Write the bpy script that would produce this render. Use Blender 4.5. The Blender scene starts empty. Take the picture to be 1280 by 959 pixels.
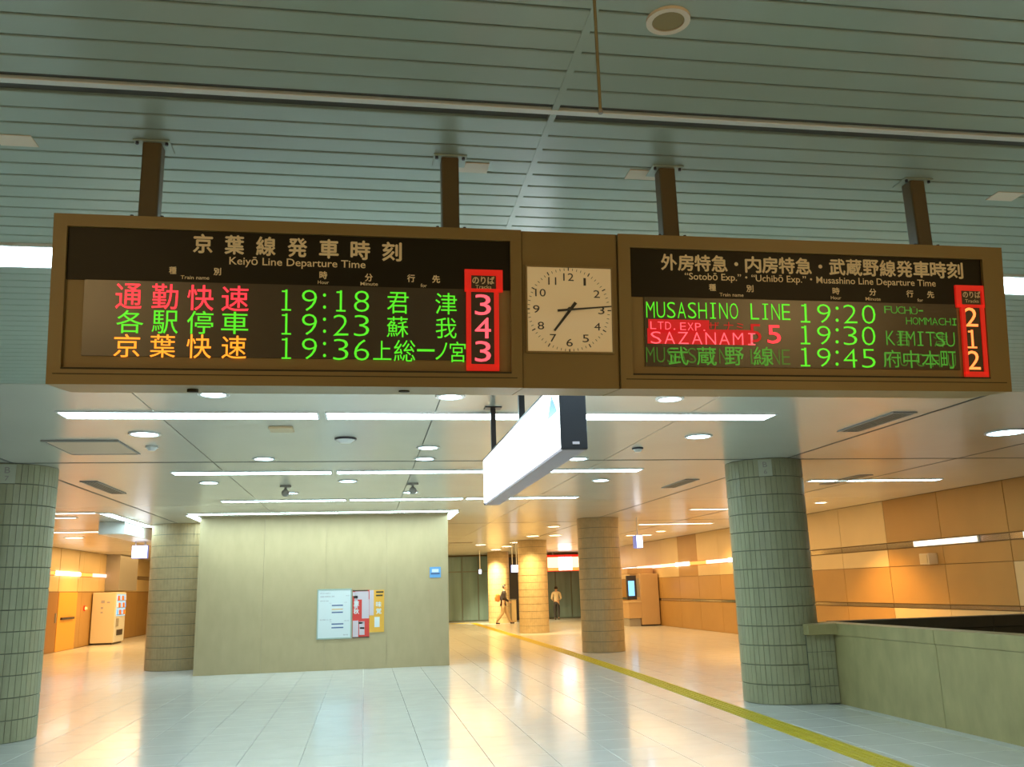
import bpy, bmesh, math, random
from mathutils import Vector, Matrix
random.seed(7)
S = bpy.context.scene
COL = S.collection
# ------------------------------------------------------------------ camera
FPX, YAW, PIT, ROL, EYE = 1118.6, 0.16616, 0.22399, -0.02847, 1.6
cy, sy, cp, sp = math.cos(YAW), math.sin(YAW), math.cos(PIT), math.sin(PIT)
F_ = Vector((sy*cp, cy*cp, sp)); R0 = Vector((cy, -sy, 0)); U0 = R0.cross(F_)
R_ = math.cos(ROL)*R0 + math.sin(ROL)*U0
U_ = -math.sin(ROL)*R0 + math.cos(ROL)*U0
cam = bpy.data.objects.new('camera', bpy.data.cameras.new('camera'))
COL.objects.link(cam); S.camera = cam
mw = Matrix.Identity(4)
for i in range(3):
    mw[i][0] = R_[i]; mw[i][1] = U_[i]; mw[i][2] = -F_[i]; mw[i][3] = (0, 0, EYE)[i]
cam.matrix_world = mw
cam.data.sensor_width = 36; cam.data.lens = FPX*36/1280
cam.data.clip_start = .05; cam.data.clip_end = 300
# ------------------------------------------------------------------ world, exposure
wd = bpy.data.worlds.new('world'); S.world = wd; wd.use_nodes = True
wd.node_tree.nodes['Background'].inputs[0].default_value = (.75, .9, 1, 1)
wd.node_tree.nodes['Background'].inputs[1].default_value = .05
S.view_settings.view_transform = 'Standard'; S.view_settings.look = 'None'
S.view_settings.gamma = 1; S.view_settings.use_curve_mapping = False
S.view_settings.exposure = 0.0
# strengths of the lamps (each lamp is built further down)
COOL = (.66, .93, 1.0); WARM = (1.0, .56, .17)
E_STRIP, E_DOWN, E_SIGN = 14.5, 15.0, 5.0
ZC = 3.25          # ceiling height
# large warm and cool lamps of the hall behind the photographer
def area(name, loc, sx, sy_, power, col, rot=(0, 0, 0)):
    l = bpy.data.lights.new(name, 'AREA'); l.shape = 'RECTANGLE'; l.size = sx; l.size_y = sy_
    l.energy = power; l.color = col
    o = bpy.data.objects.new(name, l); COL.objects.link(o); o.location = loc; o.rotation_euler = rot
    return o
def spot(name, loc, power, col, ang=80, blend=.7, aim=None, rad=.08):
    l = bpy.data.lights.new(name, 'SPOT'); l.energy = power; l.color = col
    l.spot_size = math.radians(ang); l.spot_blend = blend; l.shadow_soft_size = rad
    o = bpy.data.objects.new(name, l); COL.objects.link(o); o.location = loc
    if aim is not None:
        o.rotation_euler = (Vector(aim)-Vector(loc)).to_track_quat('-Z', 'Y').to_euler()
    return o
area('hall_lamp', (-3.5, -2.5, 3.1), 4, .6, 60, (1, .60, .20))
area('hall_lamp', (5.5, -2.0, 3.1), 4, .6, 75, (1, .58, .18))
area('hall_lamp', (1.0, -4.2, 3.1), 4, .4, 22, COOL)
spot('board_fill_spot', (-2.6, -2.2, 3.15), 125, (1, .66, .28), 50, .8, (-.1, 3.1, 2.45), .15)  # unseen spots added to brighten the board fronts
spot('board_fill_spot', (4.2, -2.2, 3.15), 125, (1, .62, .24), 50, .8, (1.7, 3.1, 2.45), .15)
for x, y, p in [(8.8, 17.5, 40), (8.6, 24, 85), (8.6, 31, 120), (3.0, 27, 110), (3.2, 34, 150), (8.2, 38.5, 150), (3.0, 41.5, 120),
                (-7.4, 26, 100), (-7.4, 33, 190), (-7.6, 39, 90), (9.3, 9.5, 8)]:
    area('warm_bay_fill', (x, y, 3.2), 3.2, 6.0, p*1.35, (1, .60, .22))  # added unseen area lights filling the bays with warm light
# ------------------------------------------------------------------ helpers
def at(u, v, x=None, y=None, z=None):
    d = (u-640)*R_ - (v-479.5)*U_ + FPX*F_
    if x is not None: t = x/d.x
    elif y is not None: t = y/d.y
    else: t = (z-EYE)/d.z
    return Vector((0, 0, EYE)) + d*t
MAT = {}
def mat(name, col, rough=.5, metal=0, emit=None, es=0, noise=0, nscale=8, bump=0, spec=.5, coat=0, stretch=None, alpha=None, col2=None):
    if name in MAT: return MAT[name]
    m = bpy.data.materials.new(name); m.use_nodes = True
    nt = m.node_tree; b = nt.nodes['Principled BSDF']
    b.inputs['Base Color'].default_value = (*col, 1)
    b.inputs['Roughness'].default_value = rough; b.inputs['Metallic'].default_value = metal
    b.inputs['Specular IOR Level'].default_value = spec
    b.inputs['Coat Weight'].default_value = coat; b.inputs['Coat Roughness'].default_value = .08
    if emit:
        b.inputs['Emission Color'].default_value = (*emit, 1); b.inputs['Emission Strength'].default_value = es
    if noise or bump:
        tc = nt.nodes.new('ShaderNodeTexCoord'); mp = nt.nodes.new('ShaderNodeMapping')
        g = nt.nodes.new('ShaderNodeNewGeometry')
        nt.links.new(g.outputs['Position'], mp.inputs[0])
        if stretch: mp.inputs['Scale'].default_value = stretch
        n = nt.nodes.new('ShaderNodeTexNoise'); n.inputs['Scale'].default_value = nscale; n.inputs['Detail'].default_value = 5
        nt.links.new(mp.outputs[0], n.inputs['Vector'])
        if noise:
            r = nt.nodes.new('ShaderNodeValToRGB'); c2 = col2 or tuple(c*(1-noise) for c in col)
            r.color_ramp.elements[0].position = .3; r.color_ramp.elements[1].position = .7
            r.color_ramp.elements[0].color = (*c2, 1); r.color_ramp.elements[1].color = (*col, 1)
            nt.links.new(n.outputs['Fac'], r.inputs[0]); nt.links.new(r.outputs[0], b.inputs['Base Color'])
        if bump:
            bp = nt.nodes.new('ShaderNodeBump'); bp.inputs['Strength'].default_value = bump; bp.inputs['Distance'].default_value = .01
            nt.links.new(n.outputs['Fac'], bp.inputs['Height']); nt.links.new(bp.outputs[0], b.inputs['Normal'])
    MAT[name] = m; return m
def tag(o, label=None, cat=None, group=None, kind=None):
    if label: o['label'] = label
    if cat: o['category'] = cat
    if group: o['group'] = group
    if kind: o['kind'] = kind
    return o
def thing(name, label, cat, loc=(0, 0, 0), rot=None, group=None):
    o = bpy.data.objects.new(name, None); COL.objects.link(o); o.location = loc
    o.empty_display_size = .1
    if rot: o.rotation_euler = rot
    return tag(o, label, cat, group)
def world_of(o):
    if o is None: return Matrix.Identity(4)
    return world_of(o.parent) @ Matrix.LocRotScale(o.location, o.rotation_euler, o.scale)
def put(name, bm, m, parent=None, base=False):
    """link a world-space bmesh as one mesh object, its origin in its own middle"""
    bmesh.ops.recalc_face_normals(bm, faces=bm.faces)
    bm.verts.ensure_lookup_table()
    if parent is not None: bm.transform(world_of(parent).inverted())
    lo = [min(v.co[i] for v in bm.verts) for i in range(3)]; hi = [max(v.co[i] for v in bm.verts) for i in range(3)]
    c = Vector([(lo[i]+hi[i])/2 for i in range(3)])
    if base: c.z = lo[2]
    bm.transform(Matrix.Translation(-c))
    me = bpy.data.meshes.new(name); bm.to_mesh(me); bm.free()
    for mm in (m if isinstance(m, (list, tuple)) else [m]): me.materials.append(mm)
    o = bpy.data.objects.new(name, me); COL.objects.link(o); o.location = c; o.parent = parent
    return o
def inst(name, me, loc, parent, rotz=0):
    o = bpy.data.objects.new(name, me); COL.objects.link(o); o.parent = parent
    o.location = loc; o.rotation_euler = (0, 0, rotz); return o
def bx(bm, x0, x1, y0, y1, z0, z1, M=None, mi=0):
    vs = [bm.verts.new(Vector((x, y, z)) if M is None else M @ Vector((x, y, z))) for z in (z0, z1) for y in (y0, y1) for x in (x0, x1)]
    for f in ((0, 2, 3, 1), (4, 5, 7, 6), (0, 1, 5, 4), (2, 6, 7, 3), (0, 4, 6, 2), (1, 3, 7, 5)):
        fc = bm.faces.new([vs[i] for i in f]); fc.material_index = mi
    return vs
def B(*boxes, M=None, bev=0):
    bm = bmesh.new()
    for b in boxes: bx(bm, *b, M=M)
    if bev:
        bmesh.ops.bevel(bm, geom=bm.edges[:], offset=bev, segments=2, affect='EDGES', profile=.5)
    return bm
def cyl(bm, p, q, r, n=16, r2=None):
    p = Vector(p); q = Vector(q); d = (q-p).normalized()
    a = d.orthogonal().normalized(); b = d.cross(a); r2 = r if r2 is None else r2
    A = [bm.verts.new(p+(a*math.cos(t)+b*math.sin(t))*r) for t in [2*math.pi*i/n for i in range(n)]]
    C = [bm.verts.new(q+(a*math.cos(t)+b*math.sin(t))*r2) for t in [2*math.pi*i/n for i in range(n)]]
    for i in range(n): bm.faces.new((A[i], A[(i+1) % n], C[(i+1) % n], C[i]))
    bm.faces.new(A[::-1]); bm.faces.new(C)
    return bm
def CY(*a, **k): return cyl(bmesh.new(), *a, **k)
def ring(c, r0, r1, z0, z1, n=28):
    bm = bmesh.new(); c = Vector(c); L = []
    for (r, z) in ((r0, z0), (r1, z0), (r1, z1), (r0, z1)):
        L.append([bm.verts.new(c+Vector((r*math.cos(2*math.pi*i/n), r*math.sin(2*math.pi*i/n), z))) for i in range(n)])
    for k in range(4):
        a, b = L[k], L[(k+1) % 4]
        for i in range(n): bm.faces.new((a[i], a[(i+1) % n], b[(i+1) % n], b[i]))
    return bm
# --- lettering: glyph meshes from the built-in font, each normalised to its own box
GL = {}
def glyph(body, bold=0):
    k = (body, bold)
    if k not in GL:
        c = bpy.data.curves.new('g', 'FONT'); c.body = body; c.resolution_u = 3; c.offset = bold
        o = bpy.data.objects.new('g', c); COL.objects.link(o)
        dg = bpy.context.evaluated_depsgraph_get(); e = o.evaluated_get(dg)
        me = e.to_mesh(); vs = [v.co.copy() for v in me.vertices]; fs = [tuple(p.vertices) for p in me.polygons]
        e.to_mesh_clear(); bpy.data.objects.remove(o); bpy.data.curves.remove(c)
        GL[k] = (vs, fs)
    return GL[k]
def letters(items, M):
    """items: (body, s, t, width, height, bold) in metres on the plane M (x right, y up)"""
    bm = bmesh.new()
    flat = []
    for it in items: flat += it if isinstance(it, list) else [it]
    for body, s, t, w, h, bold in flat:
        if body == 'BAR':
            bm.faces.new([bm.verts.new(M @ Vector((s+i*w/2, t+j*h/2, 0))) for i, j in ((-1, -1), (1, -1), (1, 1), (-1, 1))]); continue
        if bold > .011:                     # heavy face: the glyph struck four times, slightly shifted
            o_ = .028*h
            for k_, (a_, b_) in enumerate(((-o_, 0), (o_, 0), (0, o_), (0, -o_))):
                sub = letters([(body, s+a_, t+b_, w*.94, h*.94, 0)], M @ Matrix.Translation((0, 0, .0001*k_)))
                me_ = bpy.data.meshes.new('s'); sub.to_mesh(me_); sub.free(); bm.from_mesh(me_); bpy.data.meshes.remove(me_)
            continue
        vs, fs = glyph(body, bold)
        if not vs: continue
        x0 = min(v.x for v in vs); x1 = max(v.x for v in vs); y0 = min(v.y for v in vs); y1 = max(v.y for v in vs)
        ky = h/(y1-y0); kx = ky if w is None else w/(x1-x0)
        nv = [bm.verts.new(M @ Vector((s+(v.x-(x0+x1)/2)*kx, t+(v.y-(y0+y1)/2)*ky, 0))) for v in vs]
        for f in fs:
            try: bm.faces.new([nv[i] for i in f])
            except ValueError: pass
    return bm
# ------------------------------------------------------------------ materials
m_slat = mat('ceiling slat metal', (.41, .50, .41), .30, .0, noise=.06, nscale=1.5, spec=.7)
m_gap = mat('ceiling joint dark', (.10, .105, .09), .7)
m_panel = mat('ceiling panel enamel', (.64, .62, .53), .24, noise=.05, nscale=1.0, spec=.7)
m_trim = mat('ceiling rail metal', (.82, .86, .82), .45)
m_floor = mat('polished floor stone', (.74, .77, .77), .22, noise=.07, nscale=3.0, spec=.55, coat=.25)
m_grout = mat('floor joint', (.68, .71, .71), .3)
m_yellow = mat('tactile yellow', (.62, .50, .03), .5, noise=.12, nscale=20)
m_tile = mat('column glazed tile', (.40, .405, .255), .35, noise=.18, nscale=9, stretch=(1, 1, .3))
m_tile2 = mat('column cream tile', (.52, .40, .22), .4, noise=.15, nscale=9)
m_tgrout = mat('column joint', (.16, .18, .12), .8)
m_stone = mat('parapet stone', (.46, .41, .19), .45, noise=.22, nscale=5, stretch=(1, 1, .5))
m_stairshade = mat('stairwell shaded stone', (.09, .07, .035), .7, noise=.3, nscale=4)  # the unlit stairwell's shade is put into this colour
m_block = mat('poster wall stone', (.53, .43, .25), .42, noise=.09, nscale=4, stretch=(1.5, 1, .6))
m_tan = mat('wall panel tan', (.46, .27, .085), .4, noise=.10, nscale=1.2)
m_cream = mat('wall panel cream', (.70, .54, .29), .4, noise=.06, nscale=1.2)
m_wjoint = mat('wall joint', (.22, .14, .06), .8)
m_mirror = mat('polished steel strip', (.55, .5, .42), .12, .9)
m_brown = mat('sign housing enamel', (.29, .19, .055), .42, noise=.08, nscale=3, spec=.5)
m_brown2 = mat('sign inner panel enamel', (.31, .205, .065), .45, noise=.06, nscale=3)
m_black = mat('header black panel', (.018, .013, .004), .45, spec=.2)
m_led = mat('led screen', (.075, .052, .024), .3, noise=.15, nscale=4)
m_seam = mat('dark seam', (.05, .035, .01), .8)
m_text = mat('cream lettering', (.95, .78, .48), .6)
m_redl = mat('led red', (.3, .02, .02), .4, emit=(1, .03, .05), es=1.6)
m_pink = mat('led pink red', (.3, .02, .02), .4, emit=(1, .10, .13), es=1.5)
m_green = mat('led green', (.02, .2, .01), .4, emit=(.10, .80, .02), es=1.0)
m_green2 = mat('led green faded', (.02, .1, .01), .4, emit=(.07, .36, .03), es=.75)
m_green3 = mat('led green faint', (.02, .1, .01), .4, emit=(.06, .20, .02), es=.6)
m_orange = mat('led orange', (.3, .1, .01), .4, emit=(1, .30, .02), es=1.6)
m_orr = mat('led orange red', (.3, .1, .01), .4, emit=(1, .22, .05), es=2.2)
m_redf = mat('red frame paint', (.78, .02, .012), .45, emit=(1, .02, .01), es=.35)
m_redg = mat('led dim red', (.3, .01, .01), .5, emit=(.75, .01, .015), es=.6)
m_dial = mat('clock dial', (.88, .68, .38), .22, coat=.6, emit=(1, .72, .36), es=.16)
m_ink = mat('clock ink', (.05, .045, .03), .5)
m_post = mat('post brown enamel', (.13, .09, .035), .4)
m_sblack = mat('sign black metal', (.035, .035, .045), .35)
m_sgrey = mat('sign underside grey', (.30, .27, .33), .4)
m_white = mat('white enamel', (.78, .80, .78), .35)
m_lampc = mat('cool lamp diffuser', (.9, .9, .9), .4, emit=COOL, es=E_STRIP)
m_cove = mat('wall washer diffuser', (.9, .9, .9), .4, emit=(.72, .95, .95), es=22)
m_lampd = mat('cool downlight lens', (.9, .9, .9), .4, emit=(.55, .85, 1), es=E_DOWN)
m_lampw = mat('warm lamp lens', (.9, .8, .6), .4, emit=(1, .78, .5), es=9)
m_lampws = mat('warm strip diffuser', (.9, .8, .6), .4, emit=(1, .86, .7), es=6)
m_signlit = mat('lit sign face', (.9, .9, .9), .3, emit=(.93, .97, 1), es=E_SIGN)
m_signblue = mat('lit sign blue print', (.1, .3, .6), .3, emit=(.12, .35, .9), es=.9)
m_signgrey = mat('lit sign grey print', (.5, .5, .5), .3, emit=(.6, .72, .88), es=.95)
m_exit = mat('small sign lit', (.9, .9, 1), .3, emit=(.8, .88, 1), es=4)
m_exitb = mat('small sign blue side', (.15, .2, .6), .4, emit=(.2, .3, .9), es=.5)
m_orsign = mat('orange lit sign', (1, .4, .1), .4, emit=(1, .25, .06), es=1.6)
m_orsign2 = mat('pale orange lit sign', (1, .7, .4), .4, emit=(1, .66, .34), es=2.2)
m_glass = mat('teal glass', (.20, .33, .35), .12, noise=.35, nscale=.8, stretch=(3, 1, .3), spec=.6)
m_mull = mat('glass mullion', (.13, .17, .16), .4, .3)
m_plate = mat('beige ceiling plate', (.85, .72, .55), .6)
m_grille = mat('vent grille', (.20, .18, .14), .5)
m_beige = mat('beige box', (.70, .55, .33), .5)
m_grey = mat('grey box', (.35, .33, .30), .5)

def struct(name, bm, m, parent=None):
    o = put(name, bm, m, parent)
    if parent is None: o['kind'] = 'structure'
    return o
# ------------------------------------------------------------------ floor
floor = struct('floor', B((-9.7, 6.2, -6, 46, -.3, -.012), (6.2, 11.4, 12.15, 46, -.3, -.012)), m_grout)
TS = .6; g = .0025
bm = B((-TS/2+g, TS/2-g, -TS/2+g, TS/2-g, -.012, 0))
bmesh.ops.bevel(bm, geom=[e for e in bm.edges if all(v.co.z > -.001 for v in e.verts)], offset=.002, segments=1, affect='EDGES')
tile_me = bpy.data.meshes.new('floor_tile'); bm.to_mesh(tile_me); bm.free(); tile_me.materials.append(m_floor)
cells = []
for i in range(-16, 19):
    for j in range(-10, 76):
        x = i*TS+TS/2; y = j*TS+TS/2+.2
        if x+TS/2 > 6.2 and y-TS/2 < 12.15: continue
        if x+TS/2 > 11.4 or x-TS/2 < -9.7 or y+TS/2 > 46: continue
        d = Vector((x, y, -EYE)); dep = d.dot(F_)
        vis = False
        if dep > 0:
            u = 640+FPX*d.dot(R_)/dep; v = 479.5-FPX*d.dot(U_)/dep
            vis = -30 < u < 1310 and v < 985
        cells.append((0 if vis else 1, y, x))
cells.sort()
for c in cells[:300]:
    inst('floor_tile', tile_me, Vector((c[2], c[1], 0))-floor.location, floor)
bm = bmesh.new()
for c in cells[300:]:
    bx(bm, c[2]-TS/2+g, c[2]+TS/2-g, c[1]-TS/2+g, c[1]+TS/2-g, -.012, 0)
tag(put('distant_floor_tiles', bm, m_floor, floor), kind='stuff')
# yellow tactile strip
def strip_x(y):
    pts = [(-6, 4.15), (6, 4.46), (9.5, 4.60), (16, 4.84), (24, 5.0), (44, 5.12)]
    for (a, b), (c, d) in zip(pts, pts[1:]):
        if y <= c: return b+(d-b)*(y-a)/(c-a)
    return 5.12
tac = thing('tactile_strip', 'long yellow tactile paving strip crossing the pale floor', 'floor strip', (4.6, 9.5, 0))
bm = B((-.149, .149, -.149, .149, .0005, .006))
for k in range(4): bx(bm, -.11+k*.066, -.09+k*.066, -.13, .13, .005, .011)
tme = bpy.data.meshes.new('tactile_tile'); bm.to_mesh(tme); bm.free(); tme.materials.append(m_yellow)
y = 6.4
while y < 43.6:
    x = strip_x(y)
    inst('tactile_tile', tme, Vector((x, y, 0))-tac.location, tac, -math.atan((strip_x(y+.15)-strip_x(y-.15))/.3)); y += .301
x = 4.8
while x > 2.6:
    inst('tactile_tile', tme, Vector((x, 43.75, 0))-tac.location, tac, math.pi/2); x -= .301
# ------------------------------------------------------------------ ceiling
ceil = struct('ceiling', B((-9.7, 11.4, -6, 46, ZC+.012, ZC+.25)), m_gap)
def slat_mesh(w, L):
    bm = B((-L/2, L/2, -w/2, w/2, 0, .014))
    bmesh.ops.bevel(bm, geom=[e for e in bm.edges if all(v.co.z < .001 for v in e.verts)], offset=.003, segments=1, affect='EDGES')
    me = bpy.data.meshes.new('ceiling_slat'); bm.to_mesh(me); bm.free(); me.materials.append(m_slat); return me
SX = .655; P = .1075; SG = .009
Lm = slat_mesh(P-SG, SX+5.0-.012); Rm = slat_mesh(P-SG, 8.2-SX-.012)
y = 1.66
while y < 7.3:
    if abs(y-2.83) > .06:
        inst('ceiling_slat', Lm, Vector(((SX-5.0)/2, y, ZC))-ceil.location, ceil)
        inst('ceiling_slat', Rm, Vector(((SX+8.2)/2, y, ZC))-ceil.location, ceil)
    y += P
put('seam_bar', B((SX-.012, SX+.012, 1.6, 7.3, ZC-.002, ZC+.012)), m_slat, ceil)
put('cross_rail', B((-5, 8.2, 2.815, 2.845, ZC-.004, ZC+.012), bev=.003), m_trim, ceil)
YJ = [-6, 1.6]; XJ = [-9.68, -5.0, 8.2, 11.38]
def cpanel(x0, x1, y0, y1):
    put('ceiling_panel', B((x0+.006, x1-.006, y0+.006, y1-.006, ZC, ZC+.012)), m_panel, ceil)
for xa, xb, ya, yb in [(-9.68, -5, -6, 7.3), (8.2, 11.38, -6, 7.3), (-5, 8.2, -6, 1.6)]: cpanel(xa, xb, ya, yb)
xs = [-9.68, -7.0, -4.25, -1.9, SX, 3.2, 5.8, 8.5, 11.38]
ys = [7.3, 11.72, 17.5, 23.3, 29.0, 34.8, 40.5, 46]
for a, b in zip(xs, xs[1:]):
    for c, d in zip(ys, ys[1:]): cpanel(a, b, c, d)
# transverse and longitudinal main joints, a little wider
for yy in (11.72, 23.3, 34.8): put('ceiling_joint', B((-9.6, 11.3, yy-.03, yy+.03, ZC-.002, ZC+.01)), m_gap, ceil)
for xx in (-4.25, 5.8, 8.5): put('ceiling_joint', B((xx-.02, xx+.02, 7.3, 44, ZC-.002, ZC+.01)), m_gap, ceil)
# ------------------------------------------------------------------ outer walls
wl = struct('wall_left', B((-9.9, -9.72, -6, 46, -.3, ZC+.2)), m_wjoint)
wr = struct('wall_right', B((11.42, 11.6, -6, 46, -3, ZC+.2)), m_wjoint)
wb = struct('wall_back', B((-9.7, 11.4, 46.02, 46.2, -.3, ZC+.2)), m_wjoint)
wf = struct('wall_behind', B((-9.7, 11.4, -6.2, -6.02, -.3, ZC+.2)), m_cream)
def wpanel(side, y0, y1, z0, z1, m, name='wall_panel'):
    x = (-9.72, -9.70) if side is wl else (11.4, 11.42)
    return put(name, B((x[0], x[1], y0+.008, y1-.008, z0+.006, z1-.006)), m, side)
yb = [-6+i*1.98 for i in range(4)]
yj = [14.6-1.95*k for k in range(10, 0, -1)]+[14.6+1.95*k for k in range(0, 17)]
yj = [v for v in yj if -5.9 < v < 45.6]
yj = [-5.95]+yj+[45.98]
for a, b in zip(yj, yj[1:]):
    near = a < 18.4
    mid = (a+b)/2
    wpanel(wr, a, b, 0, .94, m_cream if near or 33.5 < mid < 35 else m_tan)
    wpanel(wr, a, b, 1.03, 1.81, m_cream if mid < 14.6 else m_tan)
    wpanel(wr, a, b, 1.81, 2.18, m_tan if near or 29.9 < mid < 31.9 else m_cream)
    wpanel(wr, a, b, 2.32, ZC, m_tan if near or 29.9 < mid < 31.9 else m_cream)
    wpanel(wr, a, b, .945, 1.025, m_mirror, 'steel_strip')
    wpanel(wr, a, b, 2.19, 2.31, m_mirror, 'steel_strip')
for k in range(-3, 23):
    a, b = k*2.0, k*2.0+2.0
    if b > 45.9: b = 45.98
    if 29.9 <= a < 34: continue
    wpanel(wl, a, b, 0, 1.86, m_tan); wpanel(wl, a, b, 1.87, 2.38, m_cream); wpanel(wl, a, b, 2.52, ZC, m_cream)
    wpanel(wl, a, b, 2.39, 2.51, m_mirror, 'steel_strip')
for a, b in ((30, 31.45), (31.5, 33.45), (33.5, 34)):
    wpanel(wl, a, b, 1.87, 2.38, m_cream); wpanel(wl, a, b, 2.52, ZC, m_cream)
wpanel(wl, 33.5, 34, 0, 1.86, m_tan)
m_door = mat('brown door enamel', (.33, .17, .06), .4); m_odoor = mat('orange door enamel', (.75, .38, .06), .4)
d1 = struct('door_1', B((-9.72, -9.66, 30.02, 31.43, 0, 1.85), bev=.006), m_door)
put('door_handle', B((-9.66, -9.62, 31.2, 31.24, .9, 1.2)), m_grey, d1)
d2 = struct('door_2', B((-9.72, -9.67, 31.52, 33.43, 0, 1.85), bev=.006), m_odoor)
put('push_bar', B((-9.67, -9.61, 31.8, 33.1, .98, 1.05)), m_sblack, d2)
put('grey_pier', B((-9.71, -9.2, 36.8, 39.6, 1.9, ZC)), m_grey, wl)
# back wall: teal glass bays either side of a dark opening
for k, (x0, x1) in enumerate([(1.6, 6.5), (8.0, 11.3)]):
    w = struct('window_%d' % (k+1), B((x0, x1, 45.93, 45.97, 0, 3.2)), m_mull)
    n = max(2, round((x1-x0)/.82)); s = (x1-x0)/n
    for i in range(n):
        for (z0, z1) in ((.06, 2.4), (2.46, 3.16)):
            put('pane', B((x0+i*s+.035, x0+(i+1)*s-.035, 45.90, 45.93, z0, z1)), m_glass, w)
put('dark_recess_panel', B((6.55, 7.95, 45.95, 46.01, 0, 3.1)), m_sblack, wb)
put('wall_panel', B((-9.6, 1.5, 45.97, 46.01, 0, 3.2)), m_cream, wb)
# ------------------------------------------------------------------ stairwell with its stone parapet
par = thing('stairwell_parapet', 'low green-grey stone parapet wall around the stairwell, behind the tiled column at right', 'parapet', (6.2, 11.9, 0))
zt = 1.015
for a, b in [(-3, 0), (0, 3), (3, 5.6), (5.6, 7.4), (7.4, 9.35), (9.35, 12.0)]:
    put('stone_slab', B((6.2, 6.42, a+.003, b-.003, -.02, .86), bev=.004), m_stone, par)
    put('coping', B((6.2-.012, 6.44, a+.002, b-.002, .862, zt), bev=.006), m_stone, par)
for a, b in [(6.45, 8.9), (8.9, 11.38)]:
    put('stone_slab', B((a+.003, b-.003, 12.0, 12.2, -.02, .86), bev=.004), m_stairshade, par)
    put('coping', B((a+.002, b-.002, 11.98, 12.22, .862, zt), bev=.006), m_stairshade, par)
put('corner_coping', B((5.78, 6.19, 11.44, 11.62, .875, 1.018), bev=.008), m_stone, par)
struct('trim_1', B((6.2, 6.42, -3, 12.2, -2.6, -.02), (6.42, 11.4, 12.0, 12.2, -2.6, -.02), (6.42, 11.4, -3.2, -3.0, -2.6, 0)), m_stairshade)
st = thing('staircase', 'dark stone stairs inside the stairwell behind the parapet', 'stairs', (9, 9, -2.6))
for k in range(14):
    put('step', B((6.42, 11.4, -2.9+k*.32, -2.9+(k+1)*.32, -2.6, -.18-k*.17)), m_stairshade, st)
put('landing', B((6.42, 11.4, 1.58, 12.0, -2.75, -2.6)), m_stairshade, st)
# ------------------------------------------------------------------ tiled columns
TH = .2462
def column(x, y, r, label, group, mt, n=46, single=False, top=ZC):
    c = thing('tiled_column', label, 'column', (x, y, 0), None, group)
    put('core', CY((x, y, 0), (x, y, top), r-.012, 48), m_tgrout, c)
    rows = int(round(top/TH)); th = top/rows; w = 2*math.pi*r/n-.004
    def tbm():
        bm = bmesh.new(); bx(bm, -w/2, w/2, -.013, 0, .006, th-.006)
        bmesh.ops.bevel(bm, geom=[e for e in bm.edges if all(v.co.y > -.001 for v in e.verts)], offset=.0025, segments=1, affect='EDGES'); return bm
    bm = tbm(); me = bpy.data.meshes.new('column_tile'); bm.to_mesh(me); bm.free(); me.materials.append(mt)
    todo = []
    for j in range(rows):
        for i in range(n):
            a = 2*math.pi*i/n
            nx, ny = math.cos(a), math.sin(a)
            facing = -(nx*x+ny*y)/math.hypot(x, y)
            todo.append((-facing, i, j, a))
    todo.sort()
    k = 300 if single else 0
    for f, i, j, a in todo[:k]:
        inst('column_tile', me, (r*math.cos(a), r*math.sin(a), j*th), c, a-math.pi/2)
    bm = bmesh.new()
    for f, i, j, a in todo[k:]:
        M = Matrix.Translation((x+r*math.cos(a), y+r*math.sin(a), j*th)) @ Matrix.Rotation(a-math.pi/2, 4, 'Z')
        bx(bm, -w/2, w/2, -.013, 0, .006, th-.006, M=M)
    tag(put('joined_column_tiles', bm, mt, c), kind='stuff')
    return c
cl = column(-4.43, 12.2, .535, 'green-grey tiled round column at the left edge of the view', 'tiled columns', m_tile, single=True)
cr = column(5.66, 12.1, .535, 'green-grey tiled round column at right, joined to the stone parapet', 'tiled columns', m_tile, single=True)
cb = column(-4.2, 22.4, .72, 'stout tiled column behind the left end of the poster wall', 'tiled columns', m_tile2, 60)
cm = column(5.87, 22.4, .53, 'beige tiled column in the middle distance, right of the hanging lit sign', 'tiled columns', m_tile2)
c2 = column(6.03, 32.6, .53, 'warm-lit tiled column left of the orange sign, third along the yellow strip', 'tiled columns', m_tile2)
c3 = column(6.22, 42.5, .50, 'brightly lit farthest column behind the walking person', 'tiled columns', m_tile2)
# pier of flat tiles between right column and parapet
for j in range(4):
    h = .872/4
    for i in range(6):
        put('pier_tile', B((5.80+i*.0655, 5.80+i*.0655+.0605, 11.545, 11.56, j*h+.004, (j+1)*h-.004)), m_tile, cr)
put('pier', B((5.80, 6.19, 11.56, 12.1, 0, .872)), m_tgrout, cr)
def plate(c, ang, r, z0, z1, up, lo):
    x, y = c.location.x, c.location.y
    M = Matrix.Translation((x+(r+.006)*math.cos(ang), y+(r+.006)*math.sin(ang), (z0+z1)/2)) @ Matrix.Rotation(ang+math.pi/2, 4, 'Z')
    p = put('number_plate', B((-.09, .09, -.006, .006, -(z1-z0)/2, (z1-z0)/2), M=M), m_beige if c is None else mat('pale plate', (.50, .54, .42), .5), c)
    MM = M @ Matrix.Translation((0, -.008, 0)) @ Matrix.Rotation(math.pi/2, 4, 'X')
    put('lettering', letters([(up, 0, .045, .06, .075, .01), (lo, 0, -.055, .045, .06, .01)], MM), m_grey, p)
plate(cl, math.radians(-75), .535, 3.0, 3.23, 'B', '7')
plate(cr, math.radians(-112), .535, 3.0, 3.23, 'B', '6')
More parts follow.
